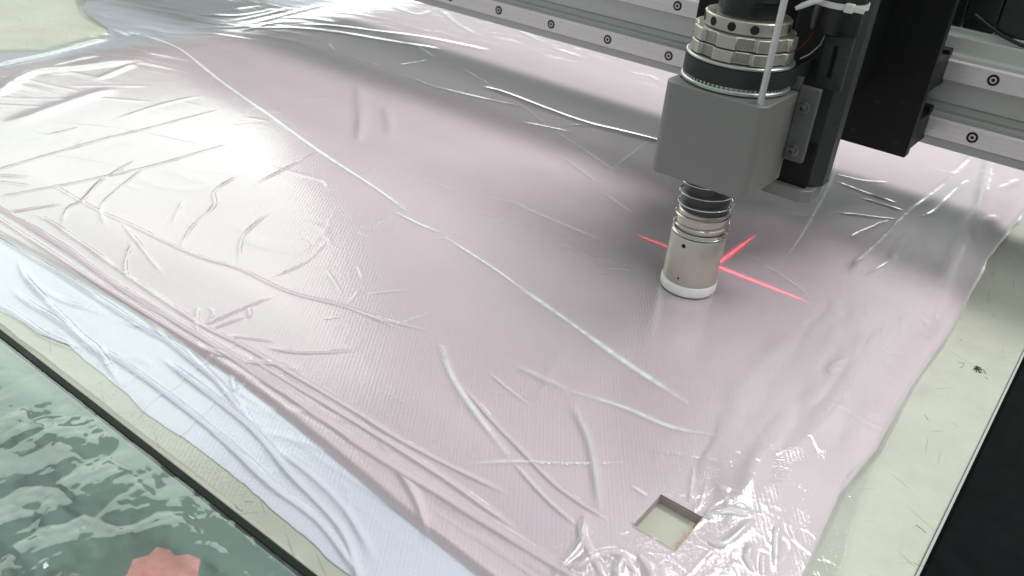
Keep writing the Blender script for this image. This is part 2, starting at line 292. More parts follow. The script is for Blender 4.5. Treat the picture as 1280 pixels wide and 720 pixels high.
# ---------------------------------------------------------------- film, fabric and underlay share one relief
WRINKLES = [
 (0.11,0.07,0,[(-43.86,-22.27),(-44.05,-17.57),(-44.08,-13.11),(-43.71,-8.47),(-43.88,-2.59)]),
 (0.11,0.07,0,[(-40.2,-24.03),(-38.86,-20.37),(-38.01,-16.75),(-37.27,-12.76),(-37.03,-6.54)]),
 (0.11,0.08,0,[(-39.29,-12.76),(-37.66,-16.96),(-35.69,-19.59),(-35.1,-21.05),(-33.09,-22.61)]),
 (0.11,0.06,0,[(-37.78,-13.08),(-35.39,-17.44),(-33.84,-19.42),(-31.12,-20.72)]),
 (0.11,0.07,0,[(-31.92,-8.99),(-30.95,-12.5),(-29,-14.07),(-27.44,-16.95),(-25.12,-19.61)]),
 (0.11,0.07,0,[(-31.51,-2.54),(-30.37,-7.29),(-29.66,-10.61)]),
 (0.11,0.07,0,[(-25.93,-11.31),(-24.25,-15.3),(-21.55,-17.69)]),
 (0.12,0.07,0,[(-31.5,-19.53),(-28.45,-20.32),(-23.55,-21.61)]),
 (0.11,0.08,0,[(-28.52,-20.39),(-26.35,-22.35),(-24.19,-23.4)]),
 (0.12,0.05,0.05,[(-39.81,-19.86),(-33.87,-19.8),(-30.3,-19.43),(-24.52,-19),(-21,-18.11),(-16.99,-17.79),(-13.75,-16.71),(-10.87,-16.04),(-7.93,-14.92)]),
 (0.11,0.06,0,[(-37.52,-24.3),(-36.73,-22.61),(-35.84,-20.63)]),
 (0.11,0.05,0,[(-43.36,-21.96),(-41.26,-20.23)]),
 (0.11,0.05,0,[(-42.51,-22.38),(-39.94,-20.92)]),
 (0.11,0.07,0,[(-17.58,-23.39),(-17.38,-20.9),(-17.1,-18.29)]),
 (0.11,0.05,0,[(-19.47,-22.14),(-17.67,-23.48),(-16.4,-23.84)]),
 (0.11,0.05,0,[(-18.88,-21.93),(-18.16,-22.04),(-17.43,-23.25)]),
 (0.11,0.06,0,[(-17.19,-20.39),(-16.33,-21.01)]),
 (0.11,0.05,0,[(-17.02,-23.19),(-16.61,-20.95)]),
 (0.11,0.06,0,[(-13.59,-22.17),(-11.71,-21.15),(-9.71,-19.02)]),
 (0.11,0.05,0,[(-16.09,-22.95),(-13.58,-21.48)]),
 (0.11,0.05,0,[(-20.06,-11.91),(-18.81,-15),(-19.03,-17.89)]),
 (0.11,0.05,0,[(-31.2,-14.93),(-28.78,-17.52)]),
 (0.11,0.05,0,[(-47.58,-15.67),(-47.47,-13.13)]),
 (0.5,0.45,0.15,[(-66.55,-11.41),(-66.79,-9.85),(-67.84,-4.74),(-69.76,1.35),(-69.52,3.43)]),
 (0.7,0.35,0.25,[(-58.28,-15.37),(-59.1,-13.65),(-62.31,-9.2),(-61.14,-5.3),(-60.32,-0.09)]),
 (0.45,0.2,0.2,[(-59.56,-0.4),(-58.28,-3.02),(-56.99,-6.16)]),
 (0.2,0.12,0,[(-56.85,-8.86),(-54.61,-6.05),(-52.63,-3.38)]),
 (0.2,0.12,0,[(-58.23,-14.74),(-55.38,-12.14),(-53.13,-9.88)]),
 (0.2,0.1,0,[(-56.63,-15.52),(-54.65,-13.88),(-53.07,-12.7)]),
 (0.8,0.15,0,[(-51.43,-17.43),(-53.09,-11.31),(-54.22,-5.52)]),
 (0.2,0.1,0,[(-47.05,-10.63),(-47.87,-5.72),(-47.97,-1.67)]),
 (0.3,0.15,0.2,[(-63.18,-7.24),(-63.86,-3.75),(-63.58,-1.46)]),
 (0.25,0.1,0.05,[(-54.22,-9.62),(-51.08,-7.45),(-48.95,-5.77)]),
 (0.4,0.15,0.3,[(-70.61,4.1),(-70.87,6.12),(-69.11,6.42)]),
 (0.4,0.132,0.2,[(-73.82,6.53),(-71.71,8.58),(-67.58,8.79),(-63.6,12.52)]),
 (0.5,0.3,0.1,[(-84.32,7.73),(-76.8,4.36),(-73.14,3.79),(-70.61,4.1)]),
 (0.5,0.12,0,[(-78.55,6.99),(-78.86,8.64),(-77.26,9.13)]),
 (0.18,0.015,1,[(-69.11,6.42),(-61.02,5.27),(-49.5,2.01),(-39.16,-0.45),(-31.43,-2.44),(-23.52,-4.12),(-19.43,-5.22)]),  # long crease: its specular glint is painted by full whitening
 (0.14,0.018,1,[(-19.74,-5.94),(-17.34,-6.08),(-15.61,-5.97)]),
 (0.13,0.015,1,[(-14.93,-6.26),(-9.76,-7.25),(-6.56,-8.15)]),
 (0.2,0.015,0.75,[(-8.13,-7.71),(-3.76,-8.76),(1.42,-10.07),(5.82,-10.96)]),
 (0.2,0.05,0.35,[(-16.27,1.78),(-11.56,1.41),(-7.04,1.42)]),
 (0.2,0.05,0.4,[(-18.16,12.11),(-12.96,9.59)]),
 (0.2,0.05,0.3,[(-12.07,8.55),(-7.16,6.28)]),
 (0.12,0.015,0.6,[(-18.99,15.36),(-16.26,14.1),(-13.69,12.91)]),
 (0.1,0.015,0.6,[(-13.69,12.91),(-14.3,16.45),(-15.01,20.8)]),
 (0.12,0.018,0.5,[(-40.21,24.57),(-32.3,21.43),(-27.36,19.35),(-22.53,16.87),(-18.07,14.74)]),
 (0.4,0.3,0.05,[(-34.4,21.12),(-30.97,21.15),(-26.29,20.72),(-21.16,20.55),(-18.36,21.08),(-14.73,21.75),(-12.38,22.19)]),
 (0.25,0.12,0.05,[(-37.31,17.21),(-33.5,17.82),(-29.42,18.91),(-26.97,19.84)]),
 (0.25,0.12,0.05,[(-25.51,15.43),(-24.32,16.26),(-20.5,17.47)]),
 (0.25,0.12,0,[(-22.36,18.39),(-20.51,20.37),(-18.46,20.96)]),
 (0.15,0.024,1,[(-54.73,19.49),(-51.79,17.73)]),
 (0.2,0.024,1,[(-48.65,26.81),(-46.48,26.04),(-43.86,24.97)]),
 (0.12,0.015,0.5,[(-49.24,17.75),(-44.25,17.93)]),
 (0.13,0.06,0.4,[(-41.48,17.62),(-37.67,17.14),(-33.69,17.57),(-30.29,18.53)]),
 (0.13,0.06,0.3,[(-40.26,24.5),(-32.93,21.83)]),
 (0.13,0.05,0.1,[(-43.4,24.07),(-44.12,19.07)]),
 (0.5,0.12,0.06,[(-42.08,12.03),(-36.17,6.63),(-30.72,1.11)]),
 (0.5,0.12,0.05,[(-36.39,9.86),(-32.42,6.44),(-30.17,4.06)]),
 (0.5,0.2,0,[(-64.83,15.57),(-60.97,20.32),(-56.72,23.09),(-52.39,24.77),(-44.72,28.05)]),
 (0.5,0.2,0.05,[(-62.61,21.71),(-58.13,25.41),(-53.48,28.05),(-48.69,30.34),(-41.14,32.15)]),
 (0.5,0.16,0.2,[(-68.3,16.03),(-69.74,24.66),(-70.92,27.52)]),
 (0.5,0.16,0.2,[(-66.04,17.61),(-67.7,24.2),(-69.69,33.04)]),
 (0.5,0.16,0.2,[(-67.28,22.65),(-64.14,24.85),(-59.88,26.03)]),
 (0.5,0.16,0.2,[(-73.63,16.62),(-70.66,20.05),(-71.09,26.4)]),
 (0.5,0.16,0.2,[(-63.21,14.33),(-64.61,19.88),(-62.95,23.21)]),
 (0.5,0.16,0.2,[(-68.7,12.07),(-65.85,15.27),(-64.53,18.67)]),
 (0.5,0.16,0.2,[(-73.03,20.7),(-73.06,25.52)]),
 (0.35,0.06,0.7,[(-58.37,42.04),(-52.13,38.3),(-46.62,35.98)]),
 (0.35,0.06,0.7,[(-46.31,42.47),(-43.4,41.55),(-40.31,40.44)]),
 (0.35,0.06,0.7,[(-38.22,39.3),(-35.89,39.22),(-33.13,38.73)]),
 (0.35,0.06,0.7,[(-25.81,39.68),(-23.32,38.3)]),
 (0.35,0.06,0.7,[(-65,38.48),(-58.27,37.39),(-58.65,41.58)]),
 (0.35,0.06,0.7,[(-53.25,44.03),(-47.28,43.07)]),
 (0.19,0.4,0.03,[(-41.25,-24.06),(-38.16,-23.99),(-30.67,-23.8),(-24.22,-24.04),(-16.95,-23.84),(-11.6,-23.88),(-3.92,-24.08),(0.95,-24.01),(6.48,-23.91),(8.46,-23.95)]),
 (0.16,0.16,0.05,[(-39.65,-24.81),(-36.78,-24.67),(-27.4,-24.64),(-19.64,-24.48),(-15.55,-24.35)]),
 (0.14,0.12,0.05,[(-36.41,-22.78),(-33.16,-22.68),(-25.06,-23.01),(-17.9,-23.17),(-14.82,-22.88),(-10.51,-22.72),(-7.06,-22.64),(-2.25,-22.63),(3.02,-22.11)]),
 (0.13,0.1,0.05,[(-14.24,-23.32),(-10.51,-23.25),(-5.41,-23.15),(0.25,-23.21),(4.54,-23.52)]),
 (0.18,0.2,0.05,[(-37.42,-25.88),(-34.69,-25.72),(-27.76,-25.44),(-19.81,-25.35),(-17.48,-25.21),(-11.09,-25.75)]),
 (0.16,0.34,0.1,[(-16.96,-26.27),(-10.4,-26.56),(-8.4,-26.78),(-5.23,-27.46),(-1.26,-28.19),(1.17,-29.48),(2.41,-30.43)]),
 (0.15,0.34,0.1,[(-20.17,-27.91),(-14.56,-27.86),(-9.56,-28.05),(-5.22,-28.49),(-2.3,-28.53),(0.76,-29.3),(1.96,-29.82)]),
 (0.13,0.22,0.25,[(-16.98,-24.92),(-14.06,-25.39),(-11.47,-25.94),(-9.78,-26.39)]),
 (0.2,0.16,0.1,[(-7.5,-26.86),(-4.62,-26.89),(-1.68,-27.39),(1.32,-28.58)]),
 (0.14,0.3,0.05,[(-31.21,-26.25),(-28.99,-27.01),(-25.72,-27.49),(-23.62,-27.73),(-21.33,-27.99),(-19.38,-28.15),(-15.82,-29)]),
 (0.18,0.3,0.05,[(-28.47,-28.19),(-25.74,-28.24),(-23.99,-28.11),(-21.49,-28.16),(-18.6,-28.4)]),
 (0.15,0.26,0.05,[(-28.59,-29.58),(-27.21,-29.39),(-25.12,-29.26),(-22.53,-29.2),(-19.79,-28.57)]),
 (0.14,0.12,0,[(-31.21,-26.25),(-27.64,-26.93),(-25.05,-26.8),(-22.03,-25.88)]),
 (0.2,0.12,0.05,[(-3.37,-23.59),(-0.17,-24.85),(2.42,-26.67)]),
 (0.2,0.1,0.05,[(-11.09,-25.75),(-9.83,-26.26),(-7.9,-26.86),(-6.35,-27.66)]),
 (0.18,0.15,0.05,[(-16.65,-24.56),(-13.68,-23.76),(-12.05,-22.74),(-10.46,-22.24)]),
 (0.15,0.12,0.05,[(-12.95,-24.81),(-11.75,-25.49)]),
 (0.14,0.1,0.05,[(-21.38,-25.8),(-18.56,-25.21),(-16.14,-24.93)]),
 (0.14,0.1,0,[(-20.8,-24.71),(-16.42,-25.21),(-13.25,-25.08)]),
 (0.17,0.06,0.55,[(-6.83,-15.68),(-4.62,-17.36),(-2.17,-18.66),(1.32,-20.22)]),
 (0.12,0.08,0.3,[(1.32,-20.22),(4.09,-21.18),(6.35,-21.68)]),
 (0.12,0.08,0.12,[(-3.96,-17.49),(-0.53,-18.8),(1.39,-19.4),(4.34,-20.3),(7.39,-20.46)]),
 (0.26,0.11,0.3,[(1.05,-14.69),(3.33,-16.5),(4.99,-18.33),(6.8,-20.69)]),
 (0.15,0.018,0.6,[(0.81,-14.2),(3.52,-13.48),(6.12,-13.2),(8.21,-12.12)]),
 (0.12,0.05,0.4,[(-0.08,-22.29),(1.72,-20.43),(3.99,-18.51),(5.9,-16.66)]),
 (0.08,0.05,0.35,[(-3.46,-15.81),(-1.48,-16.29),(-0.03,-16.53)]),
 (0.25,0.06,0.2,[(-2.95,-14.4),(0.81,-14.2)]),
 (0.09,0.05,0.45,[(-17.33,-14.51),(-14.57,-15.82)]),
 (0.09,0.05,0.45,[(-16.32,-12.86),(-14.88,-13.85)]),
 (0.09,0.05,0.45,[(-14.12,-14.77),(-13.42,-16.52)]),
 (0.09,0.05,0.45,[(-13.53,-14.82),(-12.03,-12.65)]),
 (0.09,0.05,0.45,[(-10.08,-16.4),(-9.45,-13.57)]),
 (0.09,0.05,0.45,[(-19.13,-9.44),(-19.58,-5.95)]),
 (0.09,0.05,0.45,[(-13.94,-16.66),(-11.41,-16.32),(-9.27,-15.96)]),
 (0.09,0.05,0.45,[(-13.43,-18.5),(-12.72,-17.35)]),
 (0.09,0.05,0.45,[(-15.29,-7.13),(-13.99,-4.56)]),
 (0.09,0.05,0.45,[(-27.23,-5.96),(-25.91,-6.61)]),
 (0.15,0.06,0.3,[(-4.96,-1.77),(-3.61,-0.8)]),
 (0.15,0.06,0.3,[(-4.68,-2.99),(-3.86,-2.57)]),
 (0.1,0.024,0.6,[(6.73,-18.02),(7.69,-18.1)]),
 (0.1,0.018,0.6,[(-1.4,31.83),(0.35,24.94),(2.24,14.49),(2.99,9.28)]),
 (0.1,0.018,0.5,[(1.47,6.65),(3.41,6.3),(4.89,5.55),(6.62,4.73)]),
 (0.18,0.16,0.15,[(-0.61,27.18),(2.24,27.63),(4.36,29.56)]),
 (0.22,0.22,0.2,[(0.47,25.58),(3.06,25.12),(6.18,24.93)]),
 (0.22,0.22,0.2,[(3.07,23.71),(5.13,23.75),(6.95,23.8)]),
 (0.2,0.2,0.15,[(2.77,19.14),(5.05,20.41),(7.27,22.03)]),
 (0.2,0.25,0.35,[(5.24,14.91),(5.6,17.39),(6.53,21.42)]),
 (0.4,0.32,0.1,[(7.17,9.63),(7.33,16.62),(7.23,24.34),(7.81,31.02),(7.9,39.65),(7.33,47.34)]),
 (0.3,0.25,0.15,[(8.05,9.93),(8.72,13.54),(8.44,15.82),(8.22,21.65)]),
 (0.5,0.45,0.08,[(8.75,45.81),(10.02,37.14),(11.1,28.65),(11.83,18.22),(12.39,12.92),(13.39,5.43)]),
 (0.25,0.25,0.3,[(7.46,23.51),(8.56,25.16),(8.8,33.15),(9.11,36.09)]),
 (0.5,0.4,0,[(12.02,21.69),(11.97,26.6),(12.88,30.64)]),
 (0.3,0.2,0.2,[(11.09,34.52),(11.82,37.38),(12.41,41.27)]),
 (0.3,0.2,0.2,[(9.44,39.2),(10.12,44.35)]),
 (0.8,0.2,0.1,[(11.08,4.47),(11.22,-1.12),(11.61,-9.19),(10.37,-12.33)]),
 (0.7,0.16,0.1,[(7.34,0.19),(7.3,-6.36),(7.82,-10.43)]),
 (0.7,0.14,0.1,[(10.34,2.36),(10.57,-3.04),(10.61,-7.83)]),
 (0.5,0.16,0.1,[(11.09,-9.34),(10.39,-11.93),(10.66,-13.79),(11.45,-15.94)]),
 (0.8,0.16,0.1,[(12.5,-6.02),(13.31,-11.65),(13.96,-16.18)]),
 (0.5,0.16,0.1,[(13.63,-0.04),(14.04,-6.31),(14.55,-11.93)]),
 (0.12,0.06,0.5,[(8.14,-14.68),(8.64,-15.79),(9.29,-17.33)]),
 (0.12,0.06,0.5,[(9.22,-15.41),(9.63,-16.91),(9.64,-17.54)]),
 (0.2,0.3,0.4,[(10.14,-17.6),(10.64,-16.66),(11.75,-16)]),
 (0.2,0.3,0.4,[(10.61,-18.52),(11.38,-18.55),(11.66,-17.6),(11.81,-16.14)]),
 (0.2,0.3,0.3,[(12.38,-17.56),(12.63,-18.49),(13.15,-18.86)]),
 (0.15,0.25,0.4,[(12.96,-17.63),(13.44,-18.88)]),
 (0.15,0.25,0.4,[(12.66,-15.51),(13.79,-18.31)]),
 (0.15,0.2,0.3,[(13.02,-15.2),(13.69,-15.95)]),
 (0.2,0.3,0.3,[(6.9,-24.5),(6.95,-22.87),(6.73,-21.65)]),
 (0.2,0.3,0.3,[(6.1,-20.69),(6.73,-21.94),(7.81,-22.68),(8.84,-23.38)]),
 (0.2,0.3,0.3,[(8.98,-23.01),(8.69,-21.93),(9.39,-22.14)]),
 (0.25,0.3,0.25,[(8.98,-21.13),(9.89,-21.71),(10.51,-22.47)]),
 (0.25,0.3,0.1,[(7.15,-24.29),(7.97,-22.01),(9.2,-21.5)]),
]

LOOSE = [(7,39.2),(8.6,45.7),(11.1,29.8),(12,17.1),(13.4,6.7),(14.3,.6),(14.6,-8.2),(15.3,-14.1),(16.3,-18.8),(16,-27),(7.4,-26.8),(6.7,-24.3),(6.7,-21.3),(6.9,-17.7),(6.6,-12.5),(5.6,-4.7),(6.8,3.2),(7,10.1),(7.2,18.2)]
DOUBLED = [(8.1,38.8),(9.1,43.5),(11.1,29.8),(11.9,18.5),(12.3,13.0),(9.1,11.6),(7,9.8),(7,16.6),(6.8,24.9),(7.3,31)]
HX0, HX1, HY0, HY1 = 7.97, 10.1, -20.02, -17.58        # the square cut

def interp(v, pts):
    return np.interp(v, [p[0] for p in pts], [p[1] for p in pts])
PINK_LO = [(-95,-25.9),(-34.6,-25.7),(-23,-24.9),(-12.2,-24.9),(-5.7,-25.4),(0,-26.0),(5.1,-26.4),(18,-27.6)]    # lower edge y(x)
FILM_R = [(-30,18),(-16.2,15.8),(-11.3,15.05),(-6.4,14.6),(.3,14.3),(8.7,14.4),(21,13.8),(34,14.05),(80,14.15)]
PINK_R = [(-30,16.6),(-19.4,15),(-17,14.6),(-11.2,14.1),(-6.7,14.4),(.3,14.15),(8.7,14.25),(21,13.65),(34,13.9),(80,14)]   # right edge x(y)
UNDER_LO = [(-95,-30.2),(-40,-30.1),(-26.4,-29.75),(-21.2,-29.05),(-15.6,-29.3),(-9.7,-29.4),(-4.6,-29.5),(1,-29.7),(20,-29.9)]
FILM_LO = [(-95,-30.3),(20,-30.3)]
FILM_L = [(-35,-76),(-7,-72.7),(-3.5,-70.4),(3.5,-72.3),(4.9,-73.2),(5.4,-79),(8.7,-87),(60,-93)]

def base(x, y):
    lo = interp(x, PINK_LO); r = interp(y, PINK_R)
    s = .14*sstep(lo-.05, lo+.5, y)+.32*sstep(lo, lo+6, y)+.54*sstep(lo+4, lo+20, y)
    sr = .30+.70*sstep(0, 2.6, r-x); sr = sr*sstep(-.3, .05, r-x)
    sl = sstep(-72, -60, x)*.85+.15
    return .08 + (H-.08)*s*sr*sl
def broad(x, y):
    b = .06*(fbm(x/11, y/11, 2, 3)-.375) + .008*(fbm(x/2.6, y/2.6, 2, 11)-.375)
    tl = sstep(-48, -66, x)
    return np.maximum(b*(1+.3*tl), -.05)

def wr_relief(x, y, smin, smax, step):
    """height and whitening added by the folds whose half-width lies in [smin, smax)"""
    h = np.zeros_like(x); m = np.zeros_like(x); K = .5
    for wi, (s, amp, mk, pts) in enumerate(WRINKLES):
        if not smin <= s < smax: continue
        P = np.array(pts)
        # finer polyline
        if len(P) > 2:
            t = np.linspace(0, len(P)-1, (len(P)-1)*5+1); Q = []
            for tt in t:
                i = min(int(tt), len(P)-2); q = tt-i
                p0 = P[max(i-1,0)]; p1 = P[i]; p2 = P[i+1]; p3 = P[min(i+2,len(P)-1)]
                Q.append(.5*((2*p1)+(p2-p0)*q+(2*p0-5*p1+4*p2-p3)*q*q+(3*p1-p0-3*p2+p3)*q**3))
            P = np.array(Q)
        L = np.concatenate([[0], np.cumsum(np.hypot(*np.diff(P, axis=0).T))]); R = max(s, step)*3.2
        sel = np.where((x > P[:,0].min()-R) & (x < P[:,0].max()+R) & (y > P[:,1].min()-R) & (y < P[:,1].max()+R))[0]
        if not len(sel): continue
        X = x[sel]; Y = y[sel]; bd = np.full(len(sel), 1e9); bl = np.zeros(len(sel))
        for i in range(len(P)-1):
            d = P[i+1]-P[i]; ll = d@d+1e-9
            q = np.clip(((X-P[i,0])*d[0]+(Y-P[i,1])*d[1])/ll, 0, 1)
            dd = np.hypot(X-P[i,0]-q*d[0], Y-P[i,1]-q*d[1]); k = dd < bd
            bd[k] = dd[k]; bl[k] = L[i]+q[k]*(L[i+1]-L[i])
        tot = L[-1]; e = min(tot*.3, 2.5)
        tap = np.minimum(sstep(-.1, e, bl), sstep(-.1, e, tot-bl))
        if mk > .5: tap = np.maximum(tap, .45*(bl > 0)*(bl < tot))
        wob = .65+.7*vnoise(bl/(s*9)+wi*7.1, bl*0+wi, 5)
        loc = np.maximum(step*.8, .056+.0015*np.maximum(0, -8-X)); ss = np.maximum(s*(1. if mk > .5 else .75 if s < .25 else .9), loc)*(.75+.5*vnoise(bl/(s*14)+wi*3.3, bl*0+wi, 9))
        g = np.exp(-(bd/ss)**2)
        # pinched crest with a shallow flank
        g2 = .85*g+.15*np.exp(-np.abs(bd)/ss*1.3)*(bd < 3*ss)
        np.maximum.at(h, sel, (.95 if s < .135 and mk < .2 else .5 if s < .25 else .45)*amp*tap*wob*g2*(1-.4*sstep(-25, -26.5, Y)))
        mm = mk*tap*((.75 if mk > .45 else .35)+(.5 if mk > .45 else .9)*vnoise(bl*2.2/(s*4)+wi, bl*0+3, 21))*np.exp(-(bd/(ss*.85))**2)
        np.maximum.at(m, sel, mm)
    return h, m
def inside(poly, x, y):
    r = np.zeros(x.shape, bool); n = len(poly)
    for i in range(n):
        (x0,y0), (x1,y1) = poly[i], poly[(i+1)%n]
        if y0 == y1: continue
        c = ((y0 > y) != (y1 > y)) & (x < (x1-x0)*(y-y0)/(y1-y0)+x0); r ^= c
    return r
def poly_dist(poly, x, y):
    d = np.full(x.shape, 1e9); n = len(poly)
    for i in range(n):
        p = np.array(poly[i]); q = np.array(poly[(i+1)%n]); v = q-p
        t = np.clip(((x-p[0])*v[0]+(y-p[1])*v[1])/(v@v+1e-9), 0, 1)
        d = np.minimum(d, np.hypot(x-p[0]-t*v[0], y-p[1]-t*v[1]))
    return np.where(inside(poly, x, y), d, -d)

def lines(a, b, f, keep=()):
    out = [a]
    while out[-1] < b: out.append(out[-1]+f(out[-1]))
    out = np.array(out); out = a+(out-a)*(b-a)/(out[-1]-a)
    for k in keep: out[np.argmin(abs(out-k))] = k
    return out
def grid_mesh(name, X, Y, Z, mat, nx, ny, keep=None, attr=None, parent=None, thick=0):
    """nx*ny points (row-major over y) to one sheet; keep = mask over the cells"""
    idx = np.arange(nx*ny).reshape(ny, nx)
    q = np.stack([idx[:-1,:-1], idx[:-1,1:], idx[1:,1:], idx[1:,:-1]], -1).reshape(-1, 4)
    if keep is not None: q = q[keep.reshape(-1)]
    used = np.zeros(nx*ny, bool); used[q.reshape(-1)] = True
    remap = np.cumsum(used)-1; q = remap[q]
    V = np.stack([X, Y, Z], -1).reshape(-1, 3)[used]*S
    me = bpy.data.meshes.new(name)
    me.vertices.add(len(V)); me.vertices.foreach_set('co', V.astype(np.float32).reshape(-1))
    me.loops.add(q.size); me.loops.foreach_set('vertex_index', q.astype(np.int32).reshape(-1))
    me.polygons.add(len(q)); me.polygons.foreach_set('loop_start', np.arange(0, q.size, 4, dtype=np.int32))
    me.polygons.foreach_set('use_smooth', np.ones(len(q), bool))
    me.update(calc_edges=True)
    if attr is not None:
        at = me.attributes.new('whitening', 'FLOAT', 'POINT'); at.data.foreach_set('value', attr.reshape(-1)[used].astype(np.float32))
    me.materials.append(MAT[mat])
    o = bpy.data.objects.new(name, me); col.objects.link(o)
    if parent: o.parent = parent
    return o

# ---- film sheet
gx = lambda k: (lambda v: k*(.062 if v > 3 else .076+.0017*max(0, -8-v)))
gy = lambda k: (lambda v: k*(.066+.0026*max(0, v+12)))
def film_sheet():
    xs = lines(-80, 15.2, gx(1), (HX0, HX1)); ys = lines(-29.6, 56, gy(1), (HY0, HY1))
    nx, ny = len(xs), len(ys)
    X, Y = np.meshgrid(xs, ys)
    lo = interp(X, FILM_LO)+.12*(fbm(X/2.3, X*0, 3, 40)-.45)
    Y = Y + (lo+29.6)*sstep(-25.5, -29.6, Y)
    xr = interp(Y, FILM_R)+.25*(fbm(Y/2.1, Y*0, 3, 41)-.45)
    X = X + (xr-15.2)*sstep(11, 15.2, X)
    xl = interp(Y, FILM_L)+1.2*(fbm(Y/1.7, Y*0, 3, 42)-.45)
    X = X + (xl+80)*sstep(-55, -80, X)
    x = X.ravel(); y = Y.ravel()
    z = base(x, y)+broad(x, y)+.045
    h, m = wr_relief(x, y, 0, 9, .075)
    ld = poly_dist(LOOSE, x, y); lw = sstep(-.8, 2.2, ld)
    near = sstep(-4, -17, y)
    # loose doubled film on the right: large soft billows and, by the cut, sharp crumples
    wx = x+.8*fbm(x/2, y/2, 2, 60); wy = y+.8*fbm(x/2, y/2, 2, 61)
    h = h + lw*(.22*np.maximum(fbm((wx+wy*.12)/1.5, (wy-wx*.12)/7, 2, 31)-.36, 0)*(1+.6*near))
    cw = sstep(-6, -20, y)*sstep(5, 10, x+.25*(y+20))
    def creases(sc, w, seed, sx=1., sy=1.):
        f = fbm(wx/(sc*sx), wy/(sc*sy), 2, seed); gate = sstep(.36, .56, fbm(x/(sc*1.3), y/(sc*1.3), 2, seed+9))
        return np.exp(-((f-.375)/w)**2)*gate
    c1 = creases(1.5, .016, 51); c2 = creases(.8, .022, 57); c3 = creases(1.5, .018, 65, .8, 4.)
    h = h + lw*(cw*(0.03*c1+.018*c2+.015*np.maximum(fbm(wx/1.3, wy/1.3, 2, 53)-.4, 0))+.03*c3)
    dd = poly_dist(DOUBLED, x, y)
    m = np.maximum(m, lw*(.09+.2*fbm((x+y*.12)/1.2, (y-x*.12)/7, 3, 71)))
    m = np.maximum(m, np.maximum(lw*cw*(.36*c1+.18*c2), lw*.14*c3))
    m = np.maximum(m, sstep(-.15, .1, dd)*(.16+.12*fbm(x/1.5, y/3, 2, 75)))
    # fine drape wrinkles along the stack's near edge and at the far left corner
    ew = np.exp(-((y+25.4)/1.5)**2); h = h + ew*.05*np.maximum(fbm(x/5, y/.32, 3, 81)-.42, 0)
    fw = sstep(-52, -62, x); h = h + fw*.12*np.maximum(fbm((x*.5+y)/9, (y-x*.35)/1.1, 3, 91)-.45, 0)
    bw = sstep(22, 34, y); h = h + bw*.16*np.maximum(fbm(x/7, (y)/3.2, 3, 95)-.45, 0)
    # hair-thin random creases all over the tightly drawn film
    for sd, sc, an, gt, am in ((201,5,2.5,.50,.012),(203,4,.5,.52,.012),(207,8,3.5,.50,.014),(211,2.2,1.,.55,.008)):
        f = fbm((x+.35*y)/(sc*an), (y-.35*x)/sc, 2, sd); gate = sstep(gt-.05, gt+.06, fbm(x/7, y/7, 2, sd+1))
        h = h + am*np.exp(-((f-.375)/(.05/sc+.006))**2)*gate
    # film edges lie down
    edge = np.minimum(sstep(0, .8, y-lo.ravel()), sstep(0, .5, xr.ravel()-x))
    z = z + h*(.25+.75*edge)
    # pulled in around the cut
    m = np.clip(m, 0, .92)+.05
    cx = .5*(X[:-1,:-1]+X[1:,1:]); cy = .5*(Y[:-1,:-1]+Y[1:,1:])
    keep = ~((cx > HX0-.01) & (cx < HX1+.01) & (cy > HY0) & (cy < HY1))
    return grid_mesh('plastic_film', X, Y, z.reshape(ny, nx), 'film', nx, ny, keep, m)
fo = film_sheet(); tag(fo, 'clear wrinkled plastic film drawn down over the pink fabric', 'plastic film')

# ---- pink fabric stack
stack = empty('fabric_stack'); tag(stack, 'flat stack of pale pink fabric under clear film with a square cut', 'fabric')
def fabric():
    xs = lines(-66, 14.5, gx(2.2), (HX0, HX1)); ys = lines(-26, 58, gy(2.2), (HY0, HY1)); nx, ny = len(xs), len(ys)
    X, Y = np.meshgrid(xs, ys)
    Y = Y + (interp(X, PINK_LO)+26)*sstep(-22, -26, Y); X = X + (interp(Y, PINK_R)-14.5)*sstep(11, 14.5, X)
    x = X.ravel(); y = Y.ravel(); z = base(x, y)+broad(x, y)
    h, _ = wr_relief(x, y, .45, 9, .2); h2, _ = wr_relief(x, y, .2, .45, .2)
    lw = sstep(-.5, 2, poly_dist(LOOSE, x, y))
    z = (z+.3*h*(y > -28)+.1*h2 - .0).reshape(ny, nx)
    # cut sides hang down to the bed
    z[0,:] = .07; z[:,-1] = .02; z[:,0] = .07
    cx = .5*(X[:-1,:-1]+X[1:,1:]); cy = .5*(Y[:-1,:-1]+Y[1:,1:])
    keep = ~((cx > HX0-.01) & (cx < HX1+.01) & (cy > HY0) & (cy < HY1))
    return grid_mesh('top_ply', X, Y, z, 'pink', nx, ny, keep, parent=stack)
fabric()
